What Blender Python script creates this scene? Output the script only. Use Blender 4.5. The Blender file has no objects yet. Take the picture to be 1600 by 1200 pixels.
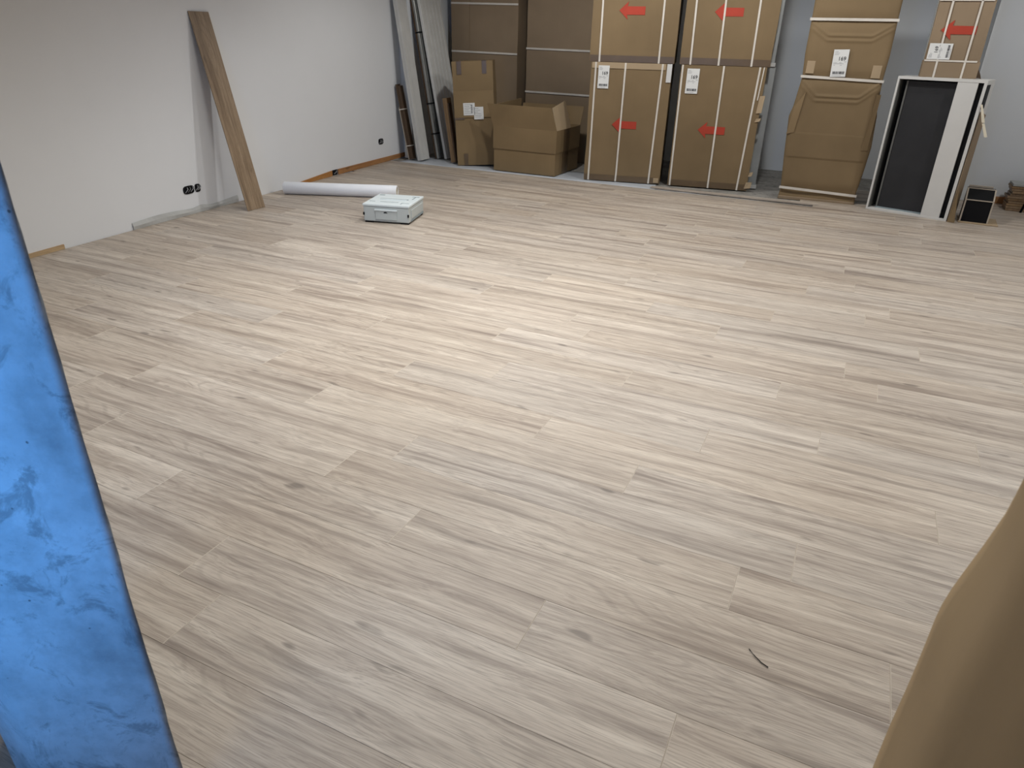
import bpy, bmesh, math, random
from mathutils import Vector, Matrix, noise
R = math.radians
random.seed(7)
scene = bpy.context.scene
C = scene.collection

# ------------------------------------------------------------------ camera
H = 1.393
PITCH, ROLL, YAW, FPX = 0.4677006, 0.0245298, -0.4377285, 1086.05
fw = Vector((math.sin(YAW)*math.cos(PITCH), math.cos(YAW)*math.cos(PITCH), -math.sin(PITCH)))
rt0 = Vector((math.cos(YAW), -math.sin(YAW), 0.0))
up0 = rt0.cross(fw)
rt = rt0*math.cos(ROLL) + up0*math.sin(ROLL)
up = up0*math.cos(ROLL) - rt0*math.sin(ROLL)
cd = bpy.data.cameras.new('camera')
cam = bpy.data.objects.new('camera', cd); C.objects.link(cam)
m = Matrix((rt, up, -fw)).transposed().to_4x4(); m.translation = (0, 0, H)
cam.matrix_world = m
cd.sensor_fit = 'HORIZONTAL'; cd.sensor_width = 36.0
cd.lens = FPX/1600*36.0
cd.clip_start = 0.02
cd.dof.use_dof = True; cd.dof.focus_distance = 3.6; cd.dof.aperture_fstop = 12.0
scene.camera = cam

# ------------------------------------------------------------------ world, lights, exposure
w = bpy.data.worlds.new('world'); scene.world = w; w.use_nodes = True
w.node_tree.nodes['Background'].inputs[0].default_value = (0.55, 0.72, 1.0, 1)
w.node_tree.nodes['Background'].inputs[1].default_value = 0.25
vs = scene.view_settings
vs.view_transform = 'Standard'; vs.look = 'None'; vs.gamma = 1.0; vs.exposure = 0.0
vs.use_curve_mapping = False

def spot(name, loc, target, power, col, size=150, blend=0.9, rad=0.07):
    l = bpy.data.lights.new(name, 'SPOT'); l.energy = power; l.color = col
    l.spot_size = R(size); l.spot_blend = blend; l.shadow_soft_size = rad
    o = bpy.data.objects.new(name, l); C.objects.link(o); o.location = loc
    o.rotation_euler = (Vector(target)-Vector(loc)).to_track_quat('-Z', 'Y').to_euler()
    return o
WARM = (0.99, 1.0, 0.995)
def panel(loc, power, size=0.6):  # unseen overhead area lamps, added as diffuse fill
    l = bpy.data.lights.new('ceiling_fill', 'AREA'); l.shape = 'SQUARE'; l.size = size; l.energy = power; l.color = WARM; l.spread = R(125)
    o = bpy.data.objects.new('ceiling_fill', l); C.objects.link(o); o.location = loc
for x, y, p in ((-2.65, 6.05, 92), (-0.78, 5.95, 94), (1.65, 6.0, 74)):
    spot('ceiling_lamp', (x, y, 2.72), (x-0.05, y+0.35, 0), p, WARM, 156, 0.5)
for x, y, p in ((-2.8, 3.9, 14), (-1.45, 3.3, 26), (1.3, 3.9, 13), (-2.4, 2.1, 15), (-0.2, 1.7, 13)): panel((x, y, 2.75), p)
# blue daylight for the column: narrow lamp in front of an added opaque window
al = bpy.data.lights.new('column_daylight', 'AREA'); al.shape = 'RECTANGLE'; al.size = 1.0; al.size_y = 1.9
al.energy = 8.6; al.color = (0.08, 0.40, 1.0); al.spread = R(72)
ao = bpy.data.objects.new('column_daylight', al); C.objects.link(ao)
ao.location = (-1.05, -0.60, 1.15); ao.rotation_euler = (R(90), 0, R(12))

# ------------------------------------------------------------------ material helpers
MATS = {}
class NT:
    def __init__(s, name):
        s.m = bpy.data.materials.new(name); s.m.use_nodes = True
        s.t = s.m.node_tree; s.n = s.t.nodes; s.l = s.t.links
        s.b = s.n['Principled BSDF']
    def new(s, typ, **kw):
        nd = s.n.new(typ)
        for k, v in kw.items():
            if k.startswith('i_'):
                key = k[2:]; key = int(key) if key.isdigit() else key
                nd.inputs[key].default_value = v
            else: setattr(nd, k, v)
        return nd
    def link(s, a, b): s.l.new(a, b)
    def noise(s, vec, scale, detail=3.0, rough=0.55, dist=0.0):
        nd = s.new('ShaderNodeTexNoise'); nd.inputs['Scale'].default_value = scale
        nd.inputs['Detail'].default_value = detail; nd.inputs['Roughness'].default_value = rough
        nd.inputs['Distortion'].default_value = dist
        if vec is not None: s.link(vec, nd.inputs['Vector'])
        return nd.outputs['Fac']
    def ramp(s, fac, stops):
        nd = s.new('ShaderNodeValToRGB'); cr = nd.color_ramp
        while len(cr.elements) < len(stops): cr.elements.new(0.5)
        for e, (p, c) in zip(cr.elements, stops):
            e.position = p; e.color = (c[0], c[1], c[2], 1) if not isinstance(c, float) else (c, c, c, 1)
        s.link(fac, nd.inputs[0]); return nd.outputs[0]
    def mix(s, fac, a, b, mode='MIX'):
        nd = s.new('ShaderNodeMix', data_type='RGBA', blend_type=mode)
        if isinstance(fac, (int, float)): nd.inputs[0].default_value = fac
        else: s.link(fac, nd.inputs[0])
        for v, i in ((a, 6), (b, 7)):
            if isinstance(v, tuple): nd.inputs[i].default_value = (v[0], v[1], v[2], 1)
            else: s.link(v, nd.inputs[i])
        return nd.outputs[2]
    def math(s, op, a, b=0.0):
        nd = s.new('ShaderNodeMath', operation=op)
        for v, i in ((a, 0), (b, 1)):
            if isinstance(v, (int, float)): nd.inputs[i].default_value = v
            else: s.link(v, nd.inputs[i])
        return nd.outputs[0]
    def mapping(s, vec, scale, loc=(0, 0, 0)):
        nd = s.new('ShaderNodeMapping'); nd.inputs['Scale'].default_value = scale; nd.inputs['Location'].default_value = loc
        s.link(vec, nd.inputs['Vector']); return nd.outputs[0]
    def bump(s, h, strength, dist=0.002):
        nd = s.new('ShaderNodeBump'); nd.inputs['Strength'].default_value = strength; nd.inputs['Distance'].default_value = dist
        s.link(h, nd.inputs['Height']); s.link(nd.outputs[0], s.b.inputs['Normal'])

def objvec(t, rnd=True):
    tc = t.new('ShaderNodeTexCoord'); v = tc.outputs['Object']
    if rnd:
        oi = t.new('ShaderNodeObjectInfo')
        k = t.math('MULTIPLY', oi.outputs['Random'], 61.7)
        cb = t.new('ShaderNodeCombineXYZ'); t.link(k, cb.inputs[0]); t.link(k, cb.inputs[1]); t.link(k, cb.inputs[2])
        ad = t.new('ShaderNodeVectorMath', operation='ADD'); t.link(v, ad.inputs[0]); t.link(cb.outputs[0], ad.inputs[1])
        return ad.outputs[0], oi.outputs['Random']
    return v, None

def mat(name, col, rough=0.6, metal=0.0, var=0.12, scale=6.0, spec=0.4, bump=0.0):
    if name in MATS: return MATS[name]
    t = NT(name); v, _ = objvec(t, False)
    n = t.noise(v, scale, 4)
    c = t.ramp(n, [(0.25, tuple(x*(1-var) for x in col)), (0.75, tuple(min(1, x*(1+var)) for x in col))])
    t.link(c, t.b.inputs['Base Color']); t.b.inputs['Roughness'].default_value = rough
    t.b.inputs['Metallic'].default_value = metal; t.b.inputs['Specular IOR Level'].default_value = spec
    if bump: t.bump(t.noise(v, scale*12, 3), bump)
    MATS[name] = t.m; return t.m

def oak(name, dark, mid, light, rough=0.48, along='X', tone=0.10):
    t = NT(name); v, rnd = objvec(t)
    def sc(a, b): return (a, b, b) if along == 'X' else ((b, a, b) if along == 'Y' else (b, b, a))
    warp = t.noise(t.mapping(v, sc(1.6, 5.0)), 1.0, 2)
    vd = t.new('ShaderNodeVectorMath', operation='ADD')
    cb = t.new('ShaderNodeCombineXYZ'); ww = t.math('MULTIPLY', t.math('SUBTRACT', warp, 0.5), 0.055)
    for i in range(3):
        if 'XYZ'[i] != along: t.link(ww, cb.inputs[i])
    t.link(v, vd.inputs[0]); t.link(cb.outputs[0], vd.inputs[1]); v2 = vd.outputs[0]
    broad = t.noise(t.mapping(v2, sc(0.85, 14.0)), 1.0, 2.5, 0.55)
    mids = t.noise(t.mapping(v2, sc(1.7, 62.0)), 1.0, 3, 0.6)
    fine = t.noise(t.mapping(v2, sc(9.0, 330.0)), 1.0, 3, 0.6)
    streak = t.noise(t.mapping(v2, sc(1.35, 27.0)), 1.0, 2.0, 0.5)
    knot = t.noise(t.mapping(v2, sc(7.0, 24.0)), 1.0, 1.0, 0.4)
    ring = t.noise(t.mapping(v2, sc(0.9, 6.5)), 1.0, 0.5, 0.3)
    a = t.math('ADD', t.math('MULTIPLY', broad, 0.58), t.math('MULTIPLY', mids, 0.42))
    col = t.ramp(a, [(0.33, dark), (0.47, mid), (0.64, light)])
    ln = t.ramp(t.math('SINE', t.math('MULTIPLY', ring, 150.0)), [(0.45, 0.0), (0.98, 1.0)])
    gate = t.ramp(t.noise(t.mapping(v2, sc(1.1, 4.0)), 1.0, 1.0), [(0.50, 0.0), (0.62, 1.0)])
    col = t.mix(t.math('MULTIPLY', t.math('MULTIPLY', ln, gate), 0.22), col, tuple(x*0.55 for x in dark))
    col = t.mix(t.math('MULTIPLY', t.ramp(streak, [(0.56, 0.0), (0.74, 1.0)]), 0.60), col, tuple(x*0.72 for x in dark))
    col = t.mix(t.math('MULTIPLY', t.ramp(fine, [(0.36, 1.0), (0.54, 0.0)]), 0.46), col, tuple(x*0.68 for x in dark))
    col = t.mix(t.math('MULTIPLY', t.ramp(knot, [(0.72, 0.0), (0.80, 1.0)]), 0.60), col, tuple(x*0.42 for x in dark))
    hs = t.new('ShaderNodeHueSaturation'); t.link(col, hs.inputs['Color'])
    mr = t.new('ShaderNodeMapRange'); t.link(t.math('FRACT', t.math('MULTIPLY', rnd, 17.31)), mr.inputs[0]); mr.inputs[3].default_value = 1-tone; mr.inputs[4].default_value = 1+tone
    t.link(mr.outputs[0], hs.inputs['Value'])
    ms = t.new('ShaderNodeMapRange'); t.link(t.math('FRACT', t.math('MULTIPLY', rnd, 7.77)), ms.inputs[0]); ms.inputs[3].default_value = 0.90; ms.inputs[4].default_value = 1.08
    t.link(ms.outputs[0], hs.inputs['Saturation'])
    t.link(hs.outputs[0], t.b.inputs['Base Color'])
    t.b.inputs['Roughness'].default_value = rough; t.b.inputs['Specular IOR Level'].default_value = 0.45
    t.bump(fine, 0.18, 0.0006)
    MATS[name] = t.m; return t.m

def cardboard(name, col):
    t = NT(name); v, rnd = objvec(t)
    big = t.noise(v, 1.7, 3); flute = t.noise(t.mapping(v, (70.0, 70.0, 1.2)), 1.0, 2); fib = t.noise(v, 160.0, 2)
    c = t.ramp(big, [(0.3, tuple(x*0.86 for x in col)), (0.7, tuple(x*1.12 for x in col))])
    c = t.mix(t.math('MULTIPLY', flute, 0.16), c, tuple(x*0.72 for x in col))
    c = t.mix(t.math('MULTIPLY', fib, 0.10), c, tuple(x*1.3 for x in col))
    t.link(c, t.b.inputs['Base Color']); t.b.inputs['Roughness'].default_value = 0.72
    t.b.inputs['Specular IOR Level'].default_value = 0.25
    t.bump(t.noise(v, 9.0, 2), 0.25, 0.004)
    MATS[name] = t.m; return t.m

def wallmat(name, col):
    t = NT(name); v, _ = objvec(t, False)
    c = t.ramp(t.noise(v, 0.9, 4), [(0.3, tuple(x*0.965 for x in col)), (0.7, col)])
    c = t.mix(t.math('MULTIPLY', t.ramp(t.noise(v, 5.0, 5, 0.65), [(0.5, 0.0), (0.75, 1.0)]), 0.06), c, tuple(x*0.8 for x in col))
    t.link(c, t.b.inputs['Base Color']); t.b.inputs['Roughness'].default_value = 0.85
    t.bump(t.noise(v, 120.0, 3), 0.10, 0.002)
    MATS[name] = t.m; return t.m

def concrete(name, col):
    t = NT(name); v, _ = objvec(t, False)
    a = t.noise(v, 5.5, 6, 0.62); b = t.noise(v, 11.0, 6, 0.72, 0.6); f = t.noise(v, 60.0, 3)
    c = t.ramp(a, [(0.32, tuple(x*0.62 for x in col)), (0.50, col), (0.68, tuple(x*1.22 for x in col))])
    c = t.mix(t.math('MULTIPLY', t.ramp(b, [(0.53, 0.0), (0.62, 1.0)]), 0.62), c, tuple(x*0.38 for x in col))
    c = t.mix(t.math('MULTIPLY', t.ramp(t.noise(v, 26.0, 5, 0.7), [(0.45, 0.0), (0.68, 1.0)]), 0.30), c, tuple(x*0.5 for x in col))
    vo = t.new('ShaderNodeTexVoronoi'); vo.inputs['Scale'].default_value = 42.0; t.link(v, vo.inputs['Vector'])
    spotm = t.ramp(vo.outputs['Distance'], [(0.07, 1.0), (0.12, 0.0)])
    gate = t.ramp(t.noise(v, 17.0, 2), [(0.55, 0.0), (0.6, 1.0)])
    pit = t.math('MULTIPLY', spotm, gate)
    c = t.mix(t.math('MULTIPLY', pit, 0.8), c, tuple(x*0.15 for x in col))
    t.link(c, t.b.inputs['Base Color']); t.b.inputs['Roughness'].default_value = 0.75
    t.bump(t.math('SUBTRACT', t.math('ADD', t.math('MULTIPLY', f, 0.3), b), pit), 0.25, 0.003)
    MATS[name] = t.m; return t.m

M_FLOOR = oak('laminate_oak', (0.268, 0.214, 0.173), (0.462, 0.390, 0.320), (0.61, 0.533, 0.445), tone=0.045)
M_SEAM = mat('laminate_end_bevel', (0.50, 0.43, 0.35), 0.5)
M_PLANK = oak('walnut_oak_decor', (0.165, 0.100, 0.050), (0.285, 0.190, 0.105), (0.38, 0.265, 0.155), along='Z')
M_WALL = wallmat('white_wall_paint', (0.76, 0.765, 0.77))
M_WALLB = wallmat('white_wall_paint_back', (0.74, 0.765, 0.79))
M_CEIL = wallmat('ceiling_paint', (0.80, 0.795, 0.78))
M_SCREED = concrete('grey_screed', (0.30, 0.285, 0.26))
M_CONC = concrete('cast_concrete', (0.42, 0.46, 0.50))  # grey concrete with some daylight blue tinted into its colour
M_FRAME = mat('painted_steel_frame', (0.10, 0.13, 0.14), 0.5)
M_CARD = cardboard('kraft_cardboard', (0.205, 0.142, 0.075))
M_CARD2 = cardboard('kraft_cardboard_ochre', (0.235, 0.162, 0.083))
M_CARD3 = cardboard('kraft_cardboard_grey', (0.27, 0.198, 0.128))
M_CARDIN_LIT = cardboard('kraft_cardboard_inside_and_lit', (0.40, 0.30, 0.19))
M_TAPE = mat('brown_parcel_tape', (0.125, 0.082, 0.042), 0.3, spec=0.6)
M_STRAP = mat('white_plastic_strap', (0.66, 0.61, 0.54), 0.45)
M_RED = mat('red_print', (0.40, 0.045, 0.022), 0.6)
M_LABEL = mat('white_label_paper', (0.72, 0.72, 0.70), 0.6, var=0.05)
M_INK = mat('black_ink', (0.04, 0.04, 0.045), 0.6)
M_INKL = mat('grey_ink', (0.30, 0.30, 0.31), 0.6)
M_WHITE = mat('white_melamine', (0.62, 0.61, 0.585), 0.35, var=0.03)
M_WHITEP = mat('white_lacquer_board', (0.56, 0.55, 0.52), 0.5, var=0.08)
M_GREYP = mat('grey_furniture_board', (0.36, 0.37, 0.36), 0.5)
M_STEEL = mat('galvanised_steel', (0.42, 0.42, 0.40), 0.35, 0.6)
M_STEELD = mat('dark_steel_side', (0.16, 0.16, 0.15), 0.5, 0.3)
M_DARK = mat('anthracite_panel', (0.020, 0.020, 0.022), 0.55, var=0.2)
M_BLACK = mat('black_plastic', (0.006, 0.006, 0.007), 0.6, spec=0.15)
M_EDGE = mat('raw_board_edge', (0.42, 0.36, 0.29), 0.6)
M_BROWN = mat('dark_brown_board', (0.085, 0.052, 0.030), 0.6)
M_TIMBER = oak('kraft_brown_timber', (0.20, 0.12, 0.06), (0.27, 0.175, 0.095), (0.33, 0.22, 0.125), along='Z')
M_ORANGE = oak('orange_pine_baseboard', (0.30, 0.125, 0.035), (0.42, 0.19, 0.06), (0.50, 0.25, 0.09), along='Y')
M_PINE = oak('raw_pine_baseboard', (0.42, 0.28, 0.15), (0.52, 0.37, 0.21), (0.60, 0.45, 0.28), along='Y')
M_FOAM = mat('white_foam_film', (0.87, 0.89, 0.93), 0.45, var=0.03)
M_UNDER = mat('white_underlay_film', (0.50, 0.53, 0.57), 0.4, var=0.10, scale=4)
M_CREAM = mat('foam_core_cream', (0.66, 0.60, 0.47), 0.7)
M_CASE = mat('light_grey_case_plastic', (0.50, 0.535, 0.525), 0.5, var=0.03)
M_CASELID = mat('pale_case_lid', (0.68, 0.74, 0.75), 0.5, var=0.03)
M_CASEDK = mat('case_recess_grey', (0.26, 0.31, 0.33), 0.6)
M_PAPER = cardboard('protective_kraft_paper', (0.50, 0.36, 0.20))
M_STRIP = mat('grey_white_edge_strip', (0.50, 0.50, 0.48), 0.55)
M_PANE = mat('opaque_pane', (0.25, 0.45, 0.7), 0.1)

# ------------------------------------------------------------------ geometry helpers
def link(name, me, mats, parent=None):
    o = bpy.data.objects.new(name, me); C.objects.link(o)
    for mm in (mats if isinstance(mats, (list, tuple)) else [mats]):
        if mm and mm.name not in [x.name for x in me.materials if x]: me.materials.append(mm)
    if parent: o.parent = parent
    return o
def obj(name, bm, mats, parent=None, smooth=False):
    me = bpy.data.meshes.new(name); bmesh.ops.recalc_face_normals(bm, faces=bm.faces); bm.to_mesh(me); bm.free()
    if smooth:
        for p in me.polygons: p.use_smooth = True
    return link(name, me, mats, parent)
def thing(name, label, cat, loc=(0, 0, 0), rz=0.0, group=None, rot=None):
    o = bpy.data.objects.new(name, None); C.objects.link(o); o.empty_display_size = 0.1
    o.location = loc; o.rotation_euler = rot if rot else (0, 0, rz)
    o['label'] = label; o['category'] = cat
    if group: o['group'] = group
    return o
def tag(o, label, cat, group=None, kind=None):
    o['label'] = label; o['category'] = cat
    if group: o['group'] = group
    if kind: o['kind'] = kind
    return o
def struct(o, label=None):
    o['kind'] = 'structure'
    if label: o['label'] = label
    return o
def add_box(bm, x0, x1, y0, y1, z0, z1, bev=0.0, seg=1, mi=0):
    vs_ = [bm.verts.new((x, y, z)) for z in (z0, z1) for y in (y0, y1) for x in (x0, x1)]
    idx = [(0, 2, 3, 1), (4, 5, 7, 6), (0, 1, 5, 4), (2, 6, 7, 3), (0, 4, 6, 2), (1, 3, 7, 5)]
    fs = [bm.faces.new([vs_[i] for i in f]) for f in idx]
    for f in fs: f.material_index = mi
    if bev:
        es = list({e for f in fs for e in f.edges})
        bmesh.ops.bevel(bm, geom=es, offset=bev, segments=seg, affect='EDGES', profile=0.5)
    return fs
def box(name, x0, x1, y0, y1, z0, z1, mats, parent=None, bev=0.0, seg=1):
    bm = bmesh.new(); add_box(bm, x0, x1, y0, y1, z0, z1, bev, seg); return obj(name, bm, mats, parent)
def prism(bm, pts, axis, a, b):
    """pts: 2D outline; axis: the extrusion axis ('X','Y','Z') from a to b"""
    def P(p, t):
        return {'X': (t, p[0], p[1]), 'Y': (p[0], t, p[1]), 'Z': (p[0], p[1], t)}[axis]
    v0 = [bm.verts.new(P(p, a)) for p in pts]; v1 = [bm.verts.new(P(p, b)) for p in pts]
    bm.faces.new(v0); bm.faces.new(list(reversed(v1)))
    n = len(pts)
    for i in range(n):
        bm.faces.new((v0[i], v1[i], v1[(i+1) % n], v0[(i+1) % n]))
def tube(bm, pts, r, seg=8):
    rings = []
    for i, p in enumerate(pts):
        p = Vector(p); a = Vector(pts[max(0, i-1)]); b = Vector(pts[min(len(pts)-1, i+1)])
        d = (b-a).normalized(); u = d.orthogonal().normalized(); v = d.cross(u)
        rings.append([bm.verts.new(p + (u*math.cos(t)+v*math.sin(t))*r) for t in [2*math.pi*k/seg for k in range(seg)]])
    for A, B in zip(rings[:-1], rings[1:]):
        for k in range(seg): bm.faces.new((A[k], A[(k+1) % seg], B[(k+1) % seg], B[k]))
    bm.faces.new(rings[0]); bm.faces.new(list(reversed(rings[-1])))
def slab_from_quads(bm, quads, thick):
    """each quad: four 3D points -> a plate of real thickness behind it"""
    for q in quads:
        q = [Vector(p) for p in q]; n = (q[1]-q[0]).cross(q[3]-q[0]).normalized()*thick
        a = [bm.verts.new(p) for p in q]; b = [bm.verts.new(p-n) for p in q]
        bm.faces.new(a); bm.faces.new(list(reversed(b)))
        for i in range(4): bm.faces.new((a[i], b[i], b[(i+1) % 4], a[(i+1) % 4]))
def text(name, body, size, mats, parent, loc, rot):
    cu = bpy.data.curves.new(name, 'FONT'); cu.body = body; cu.size = size; cu.extrude = 0.0003; cu.align_x = 'CENTER'; cu.align_y = 'CENTER'
    cu.offset = size*0.016
    tmp = bpy.data.objects.new(name, cu); C.objects.link(tmp)
    bpy.context.view_layer.update()
    me = bpy.data.meshes.new_from_object(tmp.evaluated_get(bpy.context.evaluated_depsgraph_get()))
    bpy.data.objects.remove(tmp); bpy.data.curves.remove(cu)
    me.name = name; me.materials.clear()
    o = link(name, me, mats, parent); o.location = loc; o.rotation_euler = rot
    return o

# ------------------------------------------------------------------ the setting
ROW0, RW, PL = 0.7738, 0.19293, 1.382
def wall_x(y): return -4.765 - (y-2.6)*0.0593          # inner face of the left wall
YB, YBR, YL, CEIL = 9.14, 8.31, 7.50, 2.80
FLOOR_EDGE = ROW0 + 33*RW                                # laminate laid up to here
bm = bmesh.new(); add_box(bm, -6.0, 4.2, -1.2, 9.6, -0.14, -0.012)
screed = struct(obj('floor_screed', bm, M_SCREED), 'grey cement screed left bare behind the laminate')
floor = bpy.data.objects.new('floor', None); C.objects.link(floor)
struct(floor, 'pale oak laminate floor laid in long staggered planks')
def plank_mesh(x0, x1, wl0=None):
    """one laminate board, top at z=0, bevelled; x in local coordinates; left end may follow the wall"""
    g, b, e = 0.0002, 0.0006, 0.0017
    bm = bmesh.new()
    y0, y1 = g, RW-g
    lx0 = (x0+g, x0+g) if wl0 is None else wl0
    rx = x1-g
    base = [(lx0[0], y0), (rx, y0), (rx, y1), (lx0[1], y1)]
    top = [(lx0[0]+e, y0+b), (rx-e, y0+b), (rx-e, y1-b), (lx0[1]+e, y1-b)]
    vb = [bm.verts.new((x, y, -0.010)) for x, y in base]
    vm = [bm.verts.new((x, y, -0.0006)) for x, y in base]
    vt = [bm.verts.new((x, y, 0.0)) for x, y in top]
    bm.faces.new(vt)
    for i in range(4):
        j = (i+1) % 4
        bm.faces.new((vb[i], vb[j], vm[j], vm[i]))
        f = bm.faces.new((vm[i], vm[j], vt[j], vt[i]))
        if i in (1, 3): f.material_index = 1
    me = bpy.data.meshes.new('laminate_plank'); bmesh.ops.recalc_face_normals(bm, faces=bm.faces); bm.to_mesh(me); bm.free()
    me.materials.append(M_FLOOR); me.materials.append(M_SEAM)
    return me
FULL = plank_mesh(0, PL)
JOINT = {0: -1.316, 1: -0.101, 2: -0.514, 3: -1.037, 4: -0.056, 5: -1.295, 6: -0.478, 7: -0.897, 8: -0.299, 9: 0.102,
         10: -0.729, 11: -1.476, 12: 0.303, 13: -2.603, 14: -0.473, 15: -0.894, 16: -0.241, 18: 0.357, 19: -0.110,
         20: 0.159, 24: -1.009, -1: -0.60, 17: -1.15, 21: -0.55, 22: -1.30, 23: -0.2}
XR = 3.1
rest = bmesh.new()
nplank = 0
for k in range(-9, 39):
    y = ROW0 + k*RW
    j = JOINT.get(k, random.uniform(0, PL))
    xl_row = -5.2 if k < 33 else -0.1
    x = j - math.ceil((j+5.2)/PL)*PL
    while x < XR:
        xa, xb = x, x+PL; x += PL
        wl = (wall_x(y)+0.006, wall_x(y+RW)+0.006)
        if k >= 33:
            if xb < 0.45: continue
            if y+RW > YBR: continue
        if xb < max(wl)+0.05: continue
        near_hidden = (k < -3) or (xa > 1.75+0.0*k)
        # boards outside the photograph are one joined remainder
        if near_hidden:
            add_box(rest, xa+0.0004, min(xb, XR)-0.0004, y+0.0004, y+RW-0.0004, -0.010, 0.0)
            continue
        if xa < max(wl):
            me = plank_mesh(0, xb-max(wl[0], -99), (wl[0]-wl[0], wl[1]-wl[0])); o = bpy.data.objects.new('laminate_plank', me); C.objects.link(o)
            o.location = (wl[0], y, 0)
        else:
            o = bpy.data.objects.new('laminate_plank', FULL); C.objects.link(o); o.location = (xa, y, 0)
        o.parent = floor; nplank += 1
ro = obj('laminate_remainder', rest, M_FLOOR, floor); ro['kind'] = 'stuff'

# walls
def wall_poly(name, pts, z0, z1, mm, label):
    bm = bmesh.new(); prism(bm, pts, 'Z', z0, z1); return struct(obj(name, bm, mm), label)
wall_poly('wall_left', [(wall_x(-1.2), -1.2), (wall_x(YL), YL), (wall_x(YL)-0.25, YL), (-5.3, -1.2)], -0.012, CEIL, M_WALL, 'long white painted wall on the left')
wall_poly('wall_back_left', [(wall_x(YL)-0.25, YL), (-4.93, YL), (-4.93, 9.4), (wall_x(YL)-0.25, 9.4)], -0.012, CEIL, M_WALLB, 'narrow shaded wall return in the far left corner')
wall_poly('wall_back', [(-4.93, YB), (0.86, YB), (0.86, YB+0.25), (-4.93, YB+0.25)], -0.012, CEIL, M_WALLB, 'white back wall behind the cardboard boxes')
wall_poly('wall_back_right', [(0.86, YBR), (3.35, YBR), (3.35, YB+0.25), (0.86, YB+0.25)], -0.012, CEIL, M_WALLB, 'white back wall to the right of the cabinet')
wall_poly('wall_right', [(3.1, -1.2), (3.35, -1.2), (3.35, YBR), (3.1, YBR)], -0.012, CEIL, M_WALL, 'white wall outside the view on the right')
bm = bmesh.new()
for a in ((-5.3, -1.55, -0.012, CEIL), (-0.55, 3.35, -0.012, CEIL), (-1.55, -0.55, 2.1, CEIL)): add_box(bm, a[0], a[1], -0.95, -0.7, a[2], a[3])
struct(obj('wall_front', bm, M_WALL), 'white wall with an added opening behind the viewpoint')
wn = thing('added_window_1', 'unseen added window with an opaque pane behind the viewpoint', 'window', (-1.05, -0.85, 0)); wn['kind'] = 'structure'; del wn['category']
for a in ((-0.5, -0.44, 0, 2.1), (0.44, 0.5, 0, 2.1), (-0.44, 0.44, 0, 0.06), (-0.44, 0.44, 2.04, 2.1)): box('added_window_frame', a[0], a[1], -0.03, 0.03, a[2], a[3], M_FRAME, wn, 0.003)
box('pane', -0.44, 0.44, -0.006, 0.006, 0.06, 2.04, M_PANE, wn)  # opaque sheet added to keep sky light out of the room
bm = bmesh.new(); add_box(bm, -5.6, 3.4, -1.2, 9.5, CEIL, CEIL+0.2); struct(obj('ceiling', bm, M_CEIL), 'flat painted ceiling')

# wall trim: remains of baseboards
def base_piece(name, ya, yb, z0, z1, mm, label, t=0.012):
    bm = bmesh.new(); ya_, yb_ = ya, yb
    def strip(y, z): return [(wall_x(y), y, z), (wall_x(y)+t, y, z)]
    a = [bm.verts.new(p) for p in ((wall_x(ya), ya, 0.001), (wall_x(ya)+t, ya, 0.001), (wall_x(ya)+t, ya, z0), (wall_x(ya), ya, z0))]
    b = [bm.verts.new(p) for p in ((wall_x(yb), yb, 0.001), (wall_x(yb)+t, yb, 0.001), (wall_x(yb)+t, yb, z1), (wall_x(yb), yb, z1))]
    bm.faces.new(a); bm.faces.new(list(reversed(b)))
    for i in range(4): bm.faces.new((a[i], b[i], b[(i+1) % 4], a[(i+1) % 4]))
    return struct(obj(name, bm, mm), label)
base_piece('trim_1', 1.9, 2.90, 0.02, 0.032, M_PINE, 'short raw pine baseboard piece at the near end of the left wall')
base_piece('trim_2', 5.20, 5.99, 0.012, 0.055, M_ORANGE, 'orange pine baseboard tapering behind the foam roll')
base_piece('trim_3', 6.10, 7.49, 0.055, 0.050, M_ORANGE, 'long orange pine baseboard running into the far left corner')
box_ = box('trim_4', -5.04, -4.93, YL-0.012, YL-0.0005, 0.001, 0.055, M_ORANGE); struct(box_, 'short orange baseboard on the shaded wall return')
b5 = box('trim_5', 1.05, 1.55, YBR-0.014, YBR-0.0005, 0.001, 0.065, M_ORANGE); struct(b5, 'orange baseboard piece between the black box and the stacked boards')

# ------------------------------------------------------------------ concrete column and paper in the foreground
def az(deg, d): return (math.sin(R(deg))*d, math.cos(R(deg))*d)
A = Vector(az(-60.9, 1.08)); nrm = Vector((0.50, -0.866)); tdir = Vector((-0.866, -0.50))
Bp = A + tdir*0.262
bm = bmesh.new()
zs = [i*CEIL/90 for i in range(91)]
front = [A + tdir*(0.262*i/14) for i in range(15)]
edge = [A + Vector((-0.26, 0.10)), A + Vector((-0.12, 0.056)), A + Vector((-0.022, 0.0095)), A + Vector((-0.004, 0.0005))]
left = [Bp + Vector((-0.06, 0.0)), Bp + Vector((-0.12, 0.005)), Bp + Vector((-0.24, 0.06)), Bp + Vector((-0.35, 0.25))]
outl = edge + front + left
rings = []
for z in zs:
    ring = []
    for i, p in enumerate(outl):
        q = Vector((p.x, p.y, z)); s = noise.noise(q*9.0)*0.0018 + noise.noise(q*40.0)*0.0011
        if i in (2, 3, 4): s *= 2.0
        ring.append(bm.verts.new((q.x + nrm.x*s, q.y + nrm.y*s, z)))
    rings.append(ring)
for a, b in zip(rings[:-1], rings[1:]):
    for i in range(len(outl)):
        j = (i+1) % len(outl); bm.faces.new((a[i], a[j], b[j], b[i]))
bm.faces.new(rings[0]); bm.faces.new(rings[-1])
colm = thing('concrete_column', 'pitted concrete column lit blue by daylight in the left foreground', 'column', (Bp.x, Bp.y, 0))
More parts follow.
